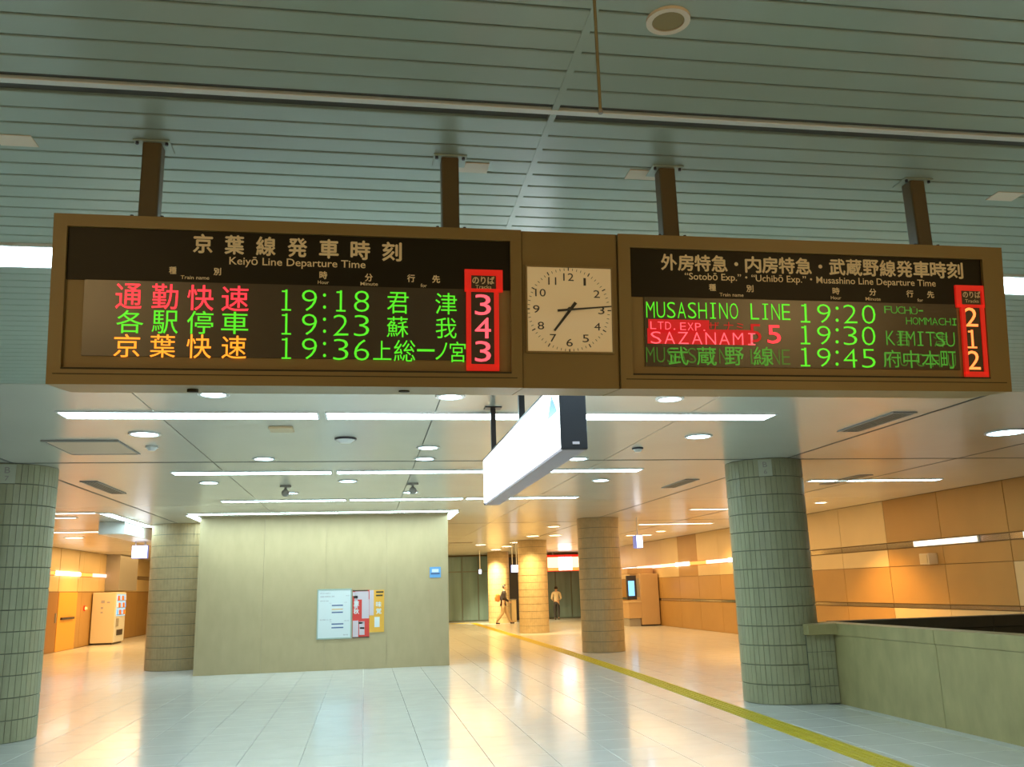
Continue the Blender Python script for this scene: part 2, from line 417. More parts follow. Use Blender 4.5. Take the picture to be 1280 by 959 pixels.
# ------------------------------------------------------------------ poster wall
blk = struct('wall_centre', B((-3.42, 1.79, 20.14, 23.4, 0, ZC)), m_block)
for i in range(4):
    a = -3.42+i*(5.21/4); b = a+5.21/4
    put('stone_panel', B((a+.0015, b-.0015, 20.10, 20.14, .002, ZC)), m_block, blk)
for sx, xw in ((-3.42, -3.46), (1.79, 1.83)):
    put('stone_panel', B((min(sx, xw), max(sx, xw), 20.10, 23.4, .002, ZC)), m_block, blk)
YP = 20.10
def poster(name, label, u0, v0, u1, v1, m, frame=None):
    a = at(u0, v0, y=YP); b = at(u1, v1, y=YP)
    x0, x1, z0, z1 = a.x, b.x, b.z, a.z
    t = thing(name, label, 'poster', ((x0+x1)/2, YP, z0))
    if frame:
        put('frame', B((x0-.02, x1+.02, YP-.022, YP-.002, z0-.02, z0+.005), (x0-.02, x1+.02, YP-.022, YP-.002, z1-.005, z1+.02),
                       (x0-.02, x0+.005, YP-.022, YP-.002, z0, z1), (x1-.005, x1+.02, YP-.022, YP-.002, z0, z1)), frame, t)
    put('sheet', B((x0, x1, YP-.015, YP-.003, z0, z1)), m, t)
    def print_(items, mm, name='printing', d=.0165):
        put(name, B(*[(x0+(x1-x0)*p, x0+(x1-x0)*q, YP-d, YP-.012, z0+(z1-z0)*r, z0+(z1-z0)*s) for p, q, r, s in items]), mm, t)
    return t, print_, (x0, x1, z0, z1)
m_pw = mat('notice paper', (.72, .80, .84), .5); m_pr = mat('poster red', (.72, .06, .05), .5)
m_po = mat('poster orange', (.85, .45, .06), .5); m_pp = mat('poster lilac', (.66, .58, .66), .5)
m_pb = mat('print navy', (.07, .13, .32), .5); m_pg = mat('print grey', (.42, .42, .48), .5); m_fr = mat('notice frame', (.42, .55, .50), .4, .3)
t, pr, R4 = poster('notice_board', 'white framed notice with lines of dark text, left of the red poster', 398, 738, 438, 797, m_pw, m_fr)
x0, x1, z0, z1 = R4
pr([(.42, .76, .66, .685), (.42, .78, .275, .30), (.42, .78, .20, .225)], m_pb, 'printed_band')
pr([(.42, .76, .515, .54)], m_pb, 'printed_band'); pr([(.42, .76, .585, .60)], m_po, 'printed_band')
MM = Matrix.Translation((0, YP-.017, 0)) @ Matrix.Rotation(math.pi/2, 4, 'X')
def pl(s, p, q, zf, h=.022): return (s, x0+(x1-x0)*(p+q)/2, z0+(z1-z0)*zf, (x1-x0)*(q-p), h, .01)
put('lettering', letters([pl('お客さまへのお知らせ', .06, .38, .93, .035), pl('京葉線 列車時刻のご案内', .06, .5, .86, .035), pl('19:20', .85, .95, .87),
    pl('通勤快速 停車駅', .06, .32, .77), pl('下り 方面', .34, .4, .72), pl('土・休日', .8, .88, .73),
    pl('お知らせ', .06, .42, .38, .03), pl('行先', .36, .42, .34), pl('休日', .8, .95, .35), pl('駅長', .78, .93, .06)], MM), m_pg, t)
t, pr, R4 = poster('poster', 'red poster with lilac patches beside the white notice', 441, 738, 461.5, 797, m_pr)
pr([(.0, .18, .88, .96), (.15, .95, .80, .97), (.55, .98, .40, .80), (.1, .3, .62, .82)], m_pp, 'lilac_patch')
pr([(.02, .35, .02, .36), (.4, .72, .06, .34)], m_pp, 'lilac_patch')
pr([(.35, .6, .29, .33), (.45, .7, .18, .22), (.0, 1, 0, .02), (.0, .9, .975, 1), (.05, .3, .83, .88)], m_ink, 'dark_print')
x0, x1, z0, z1 = R4
put('lettering', letters([('旅', (x0+x1)/2-.1, z1-.28, .12, .12, .02), ('秋', (x0+x1)/2-.1, z1-.44, .12, .12, .02)], MM), m_pw, t)
t, pr, R4 = poster('poster', 'orange poster with black print at its top corner, right of the red poster', 461.8, 738, 480, 790, m_po)
pr([(.0, .30, .4, 1)], m_pp, 'lilac_patch'); pr([(.35, .7, .12, .36)], m_pw, 'white_patch')
pr([(.45, .95, .93, .97), (.45, .9, .85, .89)], m_ink, 'dark_print')
x0, x1, z0, z1 = R4
put('lettering', letters([('味', x0+.2, z1-.3, .12, .12, .02), ('覚', x0+.2, z1-.44, .12, .12, .02)], MM), m_pw, t)
t, pr, R4 = poster('blue_sign', 'small blue and white square sign high on the poster wall', 537, 709, 551, 722, mat('small blue sign', (.16, .42, .80), .4))
pr([(.1, .9, .30, .44)], m_pb, 'dark_print'); pr([(.2, .8, .5, .8)], m_pw, 'white_print')
# ------------------------------------------------------------------ lamps
def strip(x0, x1, y0, y1, label, group=None, m=m_lampc, name='linear_ceiling_light'):
    t = thing(name, label, 'light', ((x0+x1)/2, (y0+y1)/2, ZC-.02), None, group)
    f = .018
    put('frame', B((x0-f, x1+f, y0-f, y0, ZC-.014, ZC), (x0-f, x1+f, y1, y1+f, ZC-.014, ZC), (x0-f, x0, y0, y1, ZC-.014, ZC), (x1, x1+f, y0, y1, ZC-.014, ZC)), m_white, t)
    put('diffuser', B((x0, x1, y0, y1, ZC-.008, ZC-.001)), m, t)
    return t
G = 'white linear ceiling lights'
strip(-2.85, -.46, 4.30, 4.58, 'bright linear ceiling light glimpsed left of the departure boards', G)
strip(-.36, 1.9, 4.30, 4.58, 'linear ceiling light hidden behind the clock between the boards', G)
strip(2.0, 4.3, 4.30, 4.58, 'bright linear ceiling light glimpsed right of the departure boards', G)
for k, (y0, y1, segs) in enumerate([(8.40, 8.70, [(-2.72, -.45), (-.36, 1.85), (1.93, 4.12)]), (12.62, 12.90, [(-2.58, -.47), (-.38, 1.75), (1.83, 4.02)]),
                         (16.60, 16.85, [(-2.52, -.35), (-.26, 1.80), (1.88, 4.0)])]):
    row = ('nearest row below the boards', 'second row beyond the boards', 'third row, before the poster wall')[k]
    for (a, b), side in zip(segs, ('left', 'middle', 'right')):
        strip(a, b, y0, y1, 'linear ceiling light, %s piece of the %s' % (side, row), G)
t = strip(-3.56, 1.98, 19.2, 19.48, 'long linear wall-washing light along the top of the poster wall', G, m_cove)
strip(-3.66, -3.47, 19.54, 22.3, 'light slot running back beside the left end of the poster wall', G)
strip(1.84, 2.02, 19.54, 21.6, 'light slot running back beside the right end of the poster wall', G)
strip(7.55, 9.98, 14.25, 14.45, 'linear ceiling light just right of the green-grey column by the parapet', G)
strip(7.45, 8.75, 19.85, 20.0, 'thin linear ceiling light left of the right-hand green-grey column', G, m_lampws)
strip(7.7, 9.9, 24.7, 24.9, 'thin warm linear ceiling light far down the right wall side', G, m_lampws)
strip(8.95, 9.85, 30.2, 30.5, 'short warm linear ceiling light at the far right, beyond the small hanging sign', G, m_lampws)
strip(-6.1, -5.2, 18.6, 18.78, 'short linear ceiling light left of the lit bulkhead', G, m_lampws)
strip(-6.5, -5.85, 19.65, 19.8, 'shortest linear ceiling light just beside the left column', G, m_lampws)
strip(-8.3, -5.85, 23.9, 24.15, 'warm linear ceiling light over the left passage', G, m_lampws)
# cove bulkhead at left
bk = struct('trim_2', B((-5.75, -5.2, 21.0, 27.0, 2.98, ZC-.002), bev=.01), m_white)
strip(-5.15, -4.95, 18.8, 22.6, 'longitudinal light slot at the lit bulkhead over the left passage', G)
spot('cove_lamp', (-4.9, 22.5, 3.15), 25, COOL, 130, .8, (-5.3, 23.5, 3.0))
def down(u, v, r, label, m=m_lampd, group='round ceiling downlights'):
    p = at(u, v, z=ZC)
    t = thing('downlight', label, 'light', (p.x, p.y, ZC-.02), None, group)
    put('trim_ring', ring((p.x, p.y, ZC), r, r+.03, -.014, 0), m_white, t)
    put('lens', CY((p.x, p.y, ZC-.01), (p.x, p.y, ZC-.002), r, 24), m, t)
    return p
for u, v, r, lab in [(267, 492, .10, 'round downlight at the lower edge of the left departure board'), (563, 495, .10, 'round downlight under the right end of the left board'),
        (837, 498, .10, 'round downlight directly below the left part of the right board'), (181, 542, .13, 'round downlight beside the recessed ceiling hatch'),
        (330, 573, .11, 'round downlight between first and second light rows, left'), (535, 559, .11, 'upper of the two stacked downlights left of the hanging sign'),
        (531, 573, .11, 'lower of the two stacked downlights left of the hanging sign'), (261, 603, .12, 'small downlight left, above the left end of the poster wall'),
        (435, 601, .12, 'round downlight in the middle between second and third light rows'), (364, 616, .10, 'small downlight next to the ceiling camera over the poster wall'),
        (513, 615, .11, 'small downlight beneath the dome camera over the poster wall'), (873, 545, .13, 'round downlight right of the hanging sign, near the third board seam'),
        (722, 573, .12, 'round downlight just behind the near end of the hanging sign'), (751, 600, .12, 'round downlight between the hanging sign and the small sign rod'),
        (1258, 540, .21, 'large bright downlight at the right edge of the view')]:
    down(u, v, r, lab)
for u, v, r, lab in [(1026, 628, .12, 'warm downlight near the cream wall right of the near column'), (93, 672, .22, 'warm downlight over the left passage'),
        (666, 670, .2, 'warm downlight above the third column'), (692, 658, .16, 'warm downlight nearest the middle column, upper left'), (694, 669, .2, 'warm downlight left of the middle column, lower'),
        (826, 664, .15, 'warm downlight above the far end of the right wall'), (645, 678, .22, 'warm downlight between the two far columns, nearest'),
        (634, 683, .22, 'warm downlight between the two far columns, second'), (620, 687, .22, 'warm downlight before the farthest column'), (601, 681, .2, 'pale downlight before the teal glass')]:
    down(u, v, r, lab, m_lampw)
# focused warm spots of those downlights on the wall and the far columns
spot('wall_spot', (9.98, 18.5, 3.2), 620, (1, .50, .12), 112, .55, (10.02, 18.5, 0))
spot('wall_spot', (10.2, 27.0, 3.2), 120, WARM, 90, .7, (11.4, 27.4, .8))
spot('column_spot', (5.3, 40.6, 3.2), 1700, (1, .80, .42), 70, .7, (6.1, 42.2, 1.3))
spot('column_spot', (5.4, 30.9, 3.2), 600, (1, .70, .3), 80, .7, (6.0, 32.3, 1.0))
spot('door_spot', (-8.2, 32.4, 3.2), 190, (1, .48, .08), 90, .7, (-9.7, 32.6, .6))
spot('wall_spot', (10.3, 34.6, 3.2), 90, (1, .68, .3), 60, .7, (11.4, 34.0, .4))
# speaker, cameras, plates, vents
p = at(352, 535, z=ZC)
t = thing('ceiling_speaker', 'square off-white ceiling speaker panel between first light row and downlights', 'speaker', (p.x, p.y, ZC-.02))
put('grille', B((p.x-.12, p.x+.12, p.y-.12, p.y+.12, ZC-.03, ZC), bev=.01), m_beige, t)
for u, v, lab in [(432, 548, 'round ceiling smoke detector with a dark rim, left of the stacked downlights'), (190, 558, 'tiny round ceiling detector beside the recessed hatch'),
                  (797, 560, 'small dark ceiling detector right of the hanging sign')]:
    p = at(u, v, z=ZC); r = .12 if u == 432 else .07
    t = thing('smoke_detector', lab, 'detector', (p.x, p.y, ZC), None, 'ceiling detectors')
    put('base', CY((p.x, p.y, ZC-.02), (p.x, p.y, ZC), r, 24), m_sblack if u != 190 else m_white, t)
    put('dome', CY((p.x, p.y, ZC-.05), (p.x, p.y, ZC-.02), r*.5, 24, r2=r*.85), m_white, t)
for u, v, lab in [(516, 604, 'dome camera on the ceiling above the right half of the poster wall'), (357, 607, 'small bracket camera on the ceiling above the poster wall')]:
    p = at(u, v, z=ZC)
    t = thing('security_camera', lab, 'camera', (p.x, p.y, ZC), None, 'ceiling cameras')
    put('base', CY((p.x, p.y, ZC-.03), (p.x, p.y, ZC), .09, 20), m_grey, t)
    put('stem', CY((p.x, p.y, ZC-.1), (p.x, p.y, ZC-.03), .02, 10), m_grey, t)
    bm = bmesh.new(); bmesh.ops.create_uvsphere(bm, u_segments=16, v_segments=10, radius=.06, matrix=Matrix.Translation((p.x, p.y, ZC-.12)))
    put('dome', bm, m_grey, t)
def vent(x0, x1, y0, y1, lab, n=5, group='long dark ceiling vents'):
    t = thing('air_vent', lab, 'vent', ((x0+x1)/2, (y0+y1)/2, ZC), None, group)
    put('backing', B((x0, x1, y0, y1, ZC-.004, ZC)), m_sblack, t)
    put('frame', B((x0-.02, x1+.02, y0-.02, y0, ZC-.014, ZC), (x0-.02, x1+.02, y1, y1+.02, ZC-.014, ZC), (x0-.02, x0, y0, y1, ZC-.014, ZC), (x1, x1+.02, y0, y1, ZC-.014, ZC)), m_grey, t)
    for i in range(n):
        x = x0+(x1-x0)*(i+.5)/n
        put('slat', B((x-.012, x+.012, y0, y1, ZC-.012, ZC-.004)), m_grille, t)
vent(5.37, 5.6, 8.3, 9.4, 'long ceiling vent nearest, under the right end of the right board')
vent(5.2, 5.4, 14.0, 15.2, 'ceiling vent left of the right-hand green-grey column')
vent(8.05, 8.25, 13.6, 14.9, 'ceiling vent right of the right-hand green-grey column, second')
vent(7.2, 7.4, 14.8, 15.6, 'ceiling vent close against the right-hand green-grey column')
vent(-4.0, -3.8, 13.6, 15.2, 'ceiling vent over the left passage, beyond the hatch')
vent(2.9, 3.9, 33.0, 33.3, 'thin transverse ceiling vent far beyond the poster wall')
# recessed hatch
t = thing('ceiling_hatch', 'recessed orange-tinted ceiling hatch at left above the passage', 'hatch', (-2.95, 10.5, ZC))
a = (-3.35, -2.62, 10.0, 10.95)
put('frame', B((a[0]-.02, a[1]+.02, a[2]-.03, a[2], ZC-.02, ZC), (a[0]-.02, a[1]+.02, a[3], a[3]+.02, ZC-.012, ZC), (a[0]-.02, a[0], a[2], a[3], ZC-.012, ZC), (a[1], a[1]+.02, a[2], a[3], ZC-.012, ZC)), m_grey, t)
put('lid', B((a[0], a[1], a[2], a[3], ZC-.006, ZC-.001)), mat('hatch lid', (.74, .55, .38), .5), t)
# round speaker and hanging rod near the top of the frame
p = at(835, 24, z=ZC)
t = thing('round_ceiling_fitting', 'round beige ceiling fitting with a pale ring, top right of the clock', 'speaker', (p.x, p.y, ZC))
put('trim_ring', ring((p.x, p.y, ZC), .048, .066, -.010, 0), m_plate, t)
put('grille', CY((p.x, p.y, ZC-.006), (p.x, p.y, ZC-.001), .048, 28), mat('brown grille', (.33, .25, .10), .5), t)
t = thing('hanging_rod', 'thin metal rod hanging from the slatted ceiling above the clock', 'rod', (.569, 1.95, 2.744))
put('rod', CY((.569, 1.95, 2.745), (.569, 1.95, ZC), .0042, 10), mat('rod brass', (.32, .26, .12), .4, .4), t)
put('end_cap', CY((.569, 1.95, 2.74), (.569, 1.95, 2.75), .006, 10), m_grey, t)
for i, (u, v, lab) in enumerate([(20, 175, 'beige ceiling plate at far left above the left board'), (590, 209, 'beige ceiling plate beside the second hanging post'),
                  (803, 218, 'faint beige ceiling plate beside the third hanging post'), (1256, 245, 'beige ceiling plate at the far right above the right board')]):
    p = at(u, v, z=ZC); 
    tag(put('ceiling_plate', B((p.x-.065, p.x+.065, p.y-.042, p.y+.042, ZC-.004, ZC-.001)), m_plate), lab, 'plate', 'beige ceiling plates')
# ------------------------------------------------------------------ departure boards
ez = Vector((0, -.0667, .6)).normalized(); ex = Vector((1, 0, -.0045)).normalized()
ex = (ex-ez*ex.dot(ez)).normalized(); en = ex.cross(ez)        # en points away from the viewer? fix below
if en.y > 0: en = -en
P0 = Vector((.75, 3.10, 2.911))
BM = Matrix.Identity(4)
for i in range(3): BM[i][0] = ex[i]; BM[i][1] = ez[i]; BM[i][2] = en[i]; BM[i][3] = P0[i]
BI = BM.inverted()
def bp(u, v, n=0.0):
    """where the sight line through a pixel meets the front plane of the boards (board metres)"""
    d = (u-640)*R_ - (v-479.5)*U_ + FPX*F_
    o = Vector((0, 0, EYE)); q = P0+en*n
    return (BI @ (o+d*((q-o).dot(en)/d.dot(en)))).xy
def pxs(u, v):
    a = bp(u-5, v); b = bp(u+5, v); c = bp(u, v-5); d = bp(u, v+5)
    return (b.x-a.x)/10, (c.y-d.y)/10
DEP = .27
def unit(name, label, cat, u):
    s = bp(u, 480).x; w = BM @ Vector((s, -.6, -DEP/2))
    t = thing(name, label, cat, w, BM.to_euler()); return t
def BB(*boxes, bev=0): return B(*boxes, M=BM, bev=bev)
def shell(t, s0, s1, t0, t1, i0, i1, j0, j1, rec):
    """box with a recessed front: four frame bars, back body, underside"""
    put('housing', BB((s0, s1, t0, t1, -DEP, -rec)), m_brown, t)
    put('frame', BB((s0, s1, j1, t1, -rec, 0), (s0, s1, t0, j0, -rec, 0), (s0, i0, j0, j1, -rec, 0), (i1, s1, j0, j1, -rec, 0)), m_brown, t)
def text_items(lst, scale=1):
    out = []
    for it in lst:
        if isinstance(it, list): out.append(text_items(it)); continue
        body, u, v, w, h, bold = it
        kx, ky = pxs(u, v); q = bp(u, v)
        out.append((body, q.x, q.y, None if w is None else w*kx, h*ky, bold))
    return out
def ltr(lst, m, parent, name='lettering', n=.002, label=None):
    M = BM @ Matrix.Translation((0, 0, n))
    for it in text_items(lst):              # every character is a part of its own
        o = put(name, letters([it], M), m, parent)
        if label: o['label'] = label
    return o
W = .0     # recess bottoms sit at this depth
def spread(chars, u0, v0, u1, v1, w, h, bold=0):
    n = len(chars)
    return [(c, u0+(u1-u0)*i/(n-1), v0+(v1-v0)*i/(n-1), w, h, bold) for i, c in enumerate(chars)]
def clock_txt(s, us, v0, v1, h=26, w=17):
    out = []
    for i, (c, u) in enumerate(zip(s, us)):
        v = v0+(v1-v0)*i/4.0
        if c == ':':
            out.append([('.', u, v-7, 4, 4.2, 0), ('.', u, v+8, 4, 4.2, 0)])
        elif c == '1':
            out.append([('BAR', u, v, 2.8, h, 0), ('BAR', u, v+h/2-1, 12, 2, 0), ('BAR', u-3, v-h/2+2.2, 5, 2, 0)])
        else: out.append((c, u, v, w, h, -.016))
    return out
SA = (bp(652, 288).x+bp(654, 485).x)/2; SB = (bp(773, 293).x+bp(775, 486).x)/2
T1 = sum(bp(*p).y for p in ((67, 262.5), (651.5, 287.5), (775, 293), (1252.5, 312)))/4
T0 = sum(bp(*p).y for p in ((57.5, 478.5), (653, 485), (775, 486), (1264.5, 491)))/4
def board(name, label, L, hdr, scr, rf, u):
    t = unit(name, label, 'sign', u)
    t1, t0 = T1, T0
    if L[0] < 300: s0, s1 = (bp(L[0], L[1]).x+bp(L[4], L[5]).x)/2, SA-.0015
    else: s0, s1 = SB+.0015, (bp(L[2], L[3]).x+bp(L[6], L[7]).x)/2
    h0 = bp(hdr[0], hdr[1]); h1 = bp(hdr[2], hdr[3]); hb = bp(hdr[4], hdr[5]).y
    jb = bp(hdr[6], hdr[7])
    rec = .03
    shell(t, s0, s1, t0, t1, h0.x, h1.x, jb.y, max(h0.y, h1.y), rec)
    j1 = max(h0.y, h1.y)
    put('inner_panel', BB((h0.x, h1.x, jb.y, hb, -rec, -.018)), m_brown2, t)
    put('panel_seam', BB((h0.x, h1.x, jb.y-.003, jb.y+.003, -.01, .0012), (s0+.02, s1-.02, t0+.035, t0+.038, -.004, .001)), m_seam, t)
    put('header_panel', BB((h0.x, h1.x, hb, j1, -rec, -.014)), m_black, t)
    a = bp(scr[0], scr[1]); b = bp(scr[2], scr[3])
    put('display_screen', BB((a.x, b.x, b.y, hb, -.018, -.012)), m_led, t)
    # red frame of the track column (flat box rims)
    (a0, a1), (a2, a3), (b0, b1, b2, b3) = rf[0], rf[1], rf[2]
    q0 = bp(a0, a1); q1 = bp(a2, a3); r0 = bp(b0, b1); r1 = bp(b2, b3); w = .022
    mid = r0.y
    put('track_frame', BB((q0.x, q1.x, q0.y-w, q0.y, -.014, -.004), (q0.x, q0.x+w*1.1, mid, q0.y-w, -.014, -.004), (q1.x-w*1.1, q1.x, mid, q0.y-w, -.014, -.004),
        (q0.x, q1.x, mid-.006, mid+.006, -.014, -.004), (r0.x, r0.x+w*.8, r1.y, mid, -.014, -.004), (r1.x-w*.8, r1.x, r1.y, mid, -.014, -.004), (r0.x, r1.x, r1.y-w*.6, r1.y+w*.5, -.014, -.004)), m_redf, t)['label'] = 'red rectangular rim round the track numbers'
    put('track_panel', BB((r0.x+.01, r1.x-.01, r1.y, q0.y-.01, -.016, -.009)), m_led, t)
    return t
NL = -.0075
b1 = board('departure_board', 'left electronic departure board headed 京葉線発車時刻 hanging from the slatted ceiling', (67, 262.5, 651.5, 287.5, 57.5, 478.5, 653, 485),
           (84, 282, 638, 307, 360, 355, 350, 463), (104, 355, 583, 450), ((581, 336), (628.5, 338), (583, 362, 624.5, 459)), 355)
ltr(spread('京葉線発車時刻', 253, 303.4, 490, 313.5, 25, 24.5, .03), m_text, b1, 'title_character', -.012)
ltr([('Keiyō Line Departure Time', 372.5, 328.5, 171, 13, .01)], m_text, b1, 'title_character', -.012)
sm = [('種', 215, 337, 9.5, 9.5, .02), ('別', 271, 338.5, 9.5, 9.5, .02), ('時', 404, 343, 10, 10, .02), ('分', 461, 346, 10, 10, .02), ('行', 514, 347, 10, 10, .02), ('先', 545.5, 348, 10, 10, .02)]
ltr(sm, m_text, b1, 'column_heading', -.012)
ltr([('Train name', 243, 346, 36, 4.6, .01), ('Hour', 404, 352, 14, 4.4, .01), ('Minute', 461.5, 354, 22, 4.4, .01), ('for', 530, 356, 8, 4.5, .01)], m_text, b1, 'column_heading', -.012)
ltr([('のりば', 604.5, 350, 29, 10, .02), ('Tracks', 604.5, 358.3, 20, 4.5, .01)], m_text, b1, 'column_heading', -.0055)
K = -.006
ltr([('通', 160, 369.5, 33, 32, .004), ('勤', 205.5, 370, 33, 32, .004), ('快', 250, 371.5, 33, 32, .004), ('速', 293.5, 372.5, 34, 32, .004)], m_redl, b1, 'led_character', -.010, 'red lit characters of the first row')
ltr([('各', 161.5, 401.5, 34, 29, .002), ('駅', 205.5, 402, 33, 29, .002), ('停', 249.5, 402.5, 33, 29, .002), ('車', 293, 403, 34, 28, .002)], m_green, b1, 'led_character', -.010, 'green lit characters of the second row')
ltr([('京', 157.5, 431.5, 33, 29, .002), ('葉', 202.5, 432, 32, 29, .002), ('快', 248, 432.5, 31, 30, .002), ('速', 292, 433.5, 31, 29, .002)], m_orange, b1, 'led_character', -.010, 'orange lit characters of the third row')
US = (357.5, 386.5, 405.5, 426, 452)
for s, v0, v1 in (('19:18', 374.5, 376), ('19:23', 404.5, 406.5), ('19:36', 435, 437)):
    ltr(clock_txt(s, US, v0, v1, 26.5, 19), m_green, b1, 'led_character', -.010, 'green lit departure time %s' % s)
ltr([('君', 497.5, 378, 27, 27, 0), ('津', 558, 379, 27, 27, 0)], m_green, b1, 'led_character', -.010, 'green lit destination of the first row')
ltr([('蘇', 497, 408, 27, 26, 0), ('我', 558, 409.5, 26, 26, 0)], m_green, b1, 'led_character', -.010, 'green lit destination of the second row')
ltr([('上', 478, 437.5, 23, 24, 0), ('総', 506, 438, 27, 27, 0), ('一', 532.5, 437.5, 22, 3, 0), ('ノ', 552, 438.5, 15, 22, 0), ('宮', 572.5, 439.5, 20, 26, 0)], m_green, b1, 'led_character', -.010, 'green lit destination of the third row')
for c, v in (('3', 380.5), ('4', 409.5), ('3', 439)):
    ltr([(c, 604, v, 20, 26, 0)], m_pink, b1, 'led_track_number', -.007, 'pinkish red lit track number %s' % c)
b2 = board('departure_board', 'right electronic departure board headed 外房特急・内房特急・武蔵野線発車時刻', (776, 293.5, 1252.5, 312, 775, 486, 1264.5, 491),
           (787.5, 309, 1228, 328, 1000, 375, 1000, 470), (806, 373, 1203, 462), ((1195, 356), (1234, 357), (1202, 382, 1237, 468)), 1020)
tt = '外房特急・内房特急・武蔵野線発車時刻'
ltr([(c, 837.5+(1196-837.5)*i/17, 326.8+(337.3-326.8)*i/17, (20.5 if c != '・' else 5), (21 if c != '・' else 5), .03) for i, c in enumerate(tt)], m_text, b2, 'title_character', -.012)
ltr([('“Sotobō Exp.”・“Uchibō Exp.”・Musashino Line Departure Time', 1018.5, 350, 314, 11.5, .01)], m_text, b2, 'title_character', -.012)
ltr([('種', 892, 358.5, 9, 9, .02), ('別', 939, 360, 9, 9, .02), ('時', 1047, 363, 9, 9, .02), ('分', 1093, 364.5, 9, 9, .02), ('行', 1139.5, 366.5, 9, 9, .02), ('先', 1165.5, 367.5, 9, 9, .02)], m_text, b2, 'column_heading', -.012)
ltr([('Train name', 916, 367.8, 30, 4.4, .01), ('Hour', 1047, 371.5, 13, 4.2, .01), ('Minute', 1093.5, 373, 19, 4.2, .01), ('for', 1152.5, 374.5, 7, 4.2, .01)], m_text, b2, 'column_heading', -.012)
ltr([('のりば', 1215.5, 368, 23, 8.5, .02), ('Tracks', 1216, 376, 17, 4.2, .01)], m_text, b2, 'column_heading', -.0055)
mus = 'MUSASHINO LINE'
def spell(s, u0, u1, v0, v1, w, h):
    n = len(s); out = []
    for i, c in enumerate(s):
        if c == ' ': continue
        ww = w*.16 if c == 'I' else w
        if c == 'I':
            uu = u0+(u1-u0)*i/(n-1); vv = v0+(v1-v0)*i/(n-1)
            out.append([('BAR', uu, vv, w*.2, h, 0), ('BAR', uu, vv-h/2+.7, w*.7, 1.4, 0), ('BAR', uu, vv+h/2-.7, w*.7, 1.4, 0)]); continue
        if c in '.-':
            uu = u0+(u1-u0)*i/(n-1); vv = v0+(v1-v0)*i/(n-1)
            out.append(('BAR', uu-(w*.2 if c == '.' else 0), vv+(h/2-.8 if c == '.' else 0), w*(.25 if c == '.' else .7), 1.6, 0)); continue
        out.append((c, u0+(u1-u0)*i/(n-1), v0+(v1-v0)*i/(n-1), ww, h, -.012))
    return out
ltr(spell(mus, 814, 984, 386.5, 389.5, 10.5, 20), m_green, b2, 'led_character', -.010, 'green lit words MUSASHINO LINE')
ltr(spell(mus, 814, 984, 443, 446, 10.5, 19), m_green3, b2, 'led_character', -.0105, 'faint green words MUSASHINO LINE')
ltr([('武', 849, 444.5, 25, 23, .004), ('蔵', 884.5, 445, 25, 23, .004), ('野', 919, 445, 24, 23, .004), ('線', 955.5, 445, 25, 24, .004)], m_green2, b2, 'led_character', -.0095, 'green lit characters 武蔵野線')
q = bp(811, 414.5); q2 = bp(944, 417)
bm = bmesh.new()
# glowing dim red patch behind the second row: rounded plate of lit dots
pts = []
kx, ky = pxs(870, 415)
for cxp, cyp, hw, hh in ((850, 407.5, 38, 8.5), (877, 420.5, 66, 9.5)):
    c = bp(cxp, cyp)
    bx(bm, c.x-hw*kx, c.x+hw*kx, c.y-hh*ky, c.y+hh*ky, -.0115, -.0108, M=BM)
put('led_patch', bm, m_redg, b2)['label'] = 'glowing red patch behind the second row'
ltr(spell('LTD.EXP.', 817.5, 883, 406, 408.5, 7.2, 9.5), m_pink, b2, 'led_character', -.0095, 'small pale red words LTD.EXP.')
ltr(spell('SAZANAMI', 821, 941, 421.5, 423.5, 13, 15), m_pink, b2, 'led_character', -.0095, 'pale red word SAZANAMI')
ltr([('5', 945.5, 416, 15, 23, 0)], m_redg, b2, 'led_character', -.0095, 'dim red ghost of the number 5')
ltr([('5', 969, 417.5, 17, 23, .004)], m_redl, b2, 'led_character', -.0095, 'red lit number 5')
ltr([('ザ', 893, 408, 14, 12, -.005), ('ナ', 912, 408, 12, 12, -.005), ('ミ', 926, 409, 9, 11, -.005)], m_redg, b2, 'led_character', -.0095, 'dim red ghost characters')
US2 = (1008.5, 1031.5, 1048, 1064.5, 1087.5)
for s, v0, v1 in (('19:20', 391, 392.5), ('19:30', 418.3, 419.5), ('19:45', 446, 447.7)):
    ltr(clock_txt(s, US2, v0, v1, 23.5, 17), m_green, b2, 'led_character', -.010, 'green lit departure time %s' % s)
ltr(spell('FUCHŪ-', 1111, 1153, 386.5, 388, 8, 9), m_green2, b2, 'led_character', -.010, 'dim green word FUCHŪ-')
ltr(spell('HOMMACHI', 1138, 1195, 400.5, 402, 7.2, 9), m_green2, b2, 'led_character', -.010, 'dim green word HOMMACHI')
ltr(spell('KIMITSU', 1115, 1190, 422, 424, 11, 18), m_green2, b2, 'led_character', -.010, 'dim green word KIMITSU')
ltr([('君', 1131, 423, 18, 19, 0), ('津', 1178, 424, 18, 19, 0)], m_green3, b2, 'led_character', -.0105, 'faint green destination ghost')
ltr([('府', 1117, 448, 22, 22, 0), ('中', 1141, 448.5, 20, 22, 0), ('本', 1165, 449, 22, 22, 0), ('町', 1187.5, 449.5, 19, 22, 0)], m_green2, b2, 'led_character', -.010, 'dim green characters 府中本町')
ltr(spell('FUCHU', 1112, 1192, 449, 451, 10, 16), m_green3, b2, 'led_character', -.0105, 'faint green ghost of FUCHU')
for c, v, u in (('2', 396, 1215.5), ('1', 423.5, 1217), ('2', 450, 1218.8)):
    it = clock_txt('1', (u,), v, v, 23, 17) if c == '1' else [(c, u, v, 16, 23.5, 0)]
    ltr(it, m_orr, b2, 'led_track_number', -.007, 'orange lit track number %s' % c)
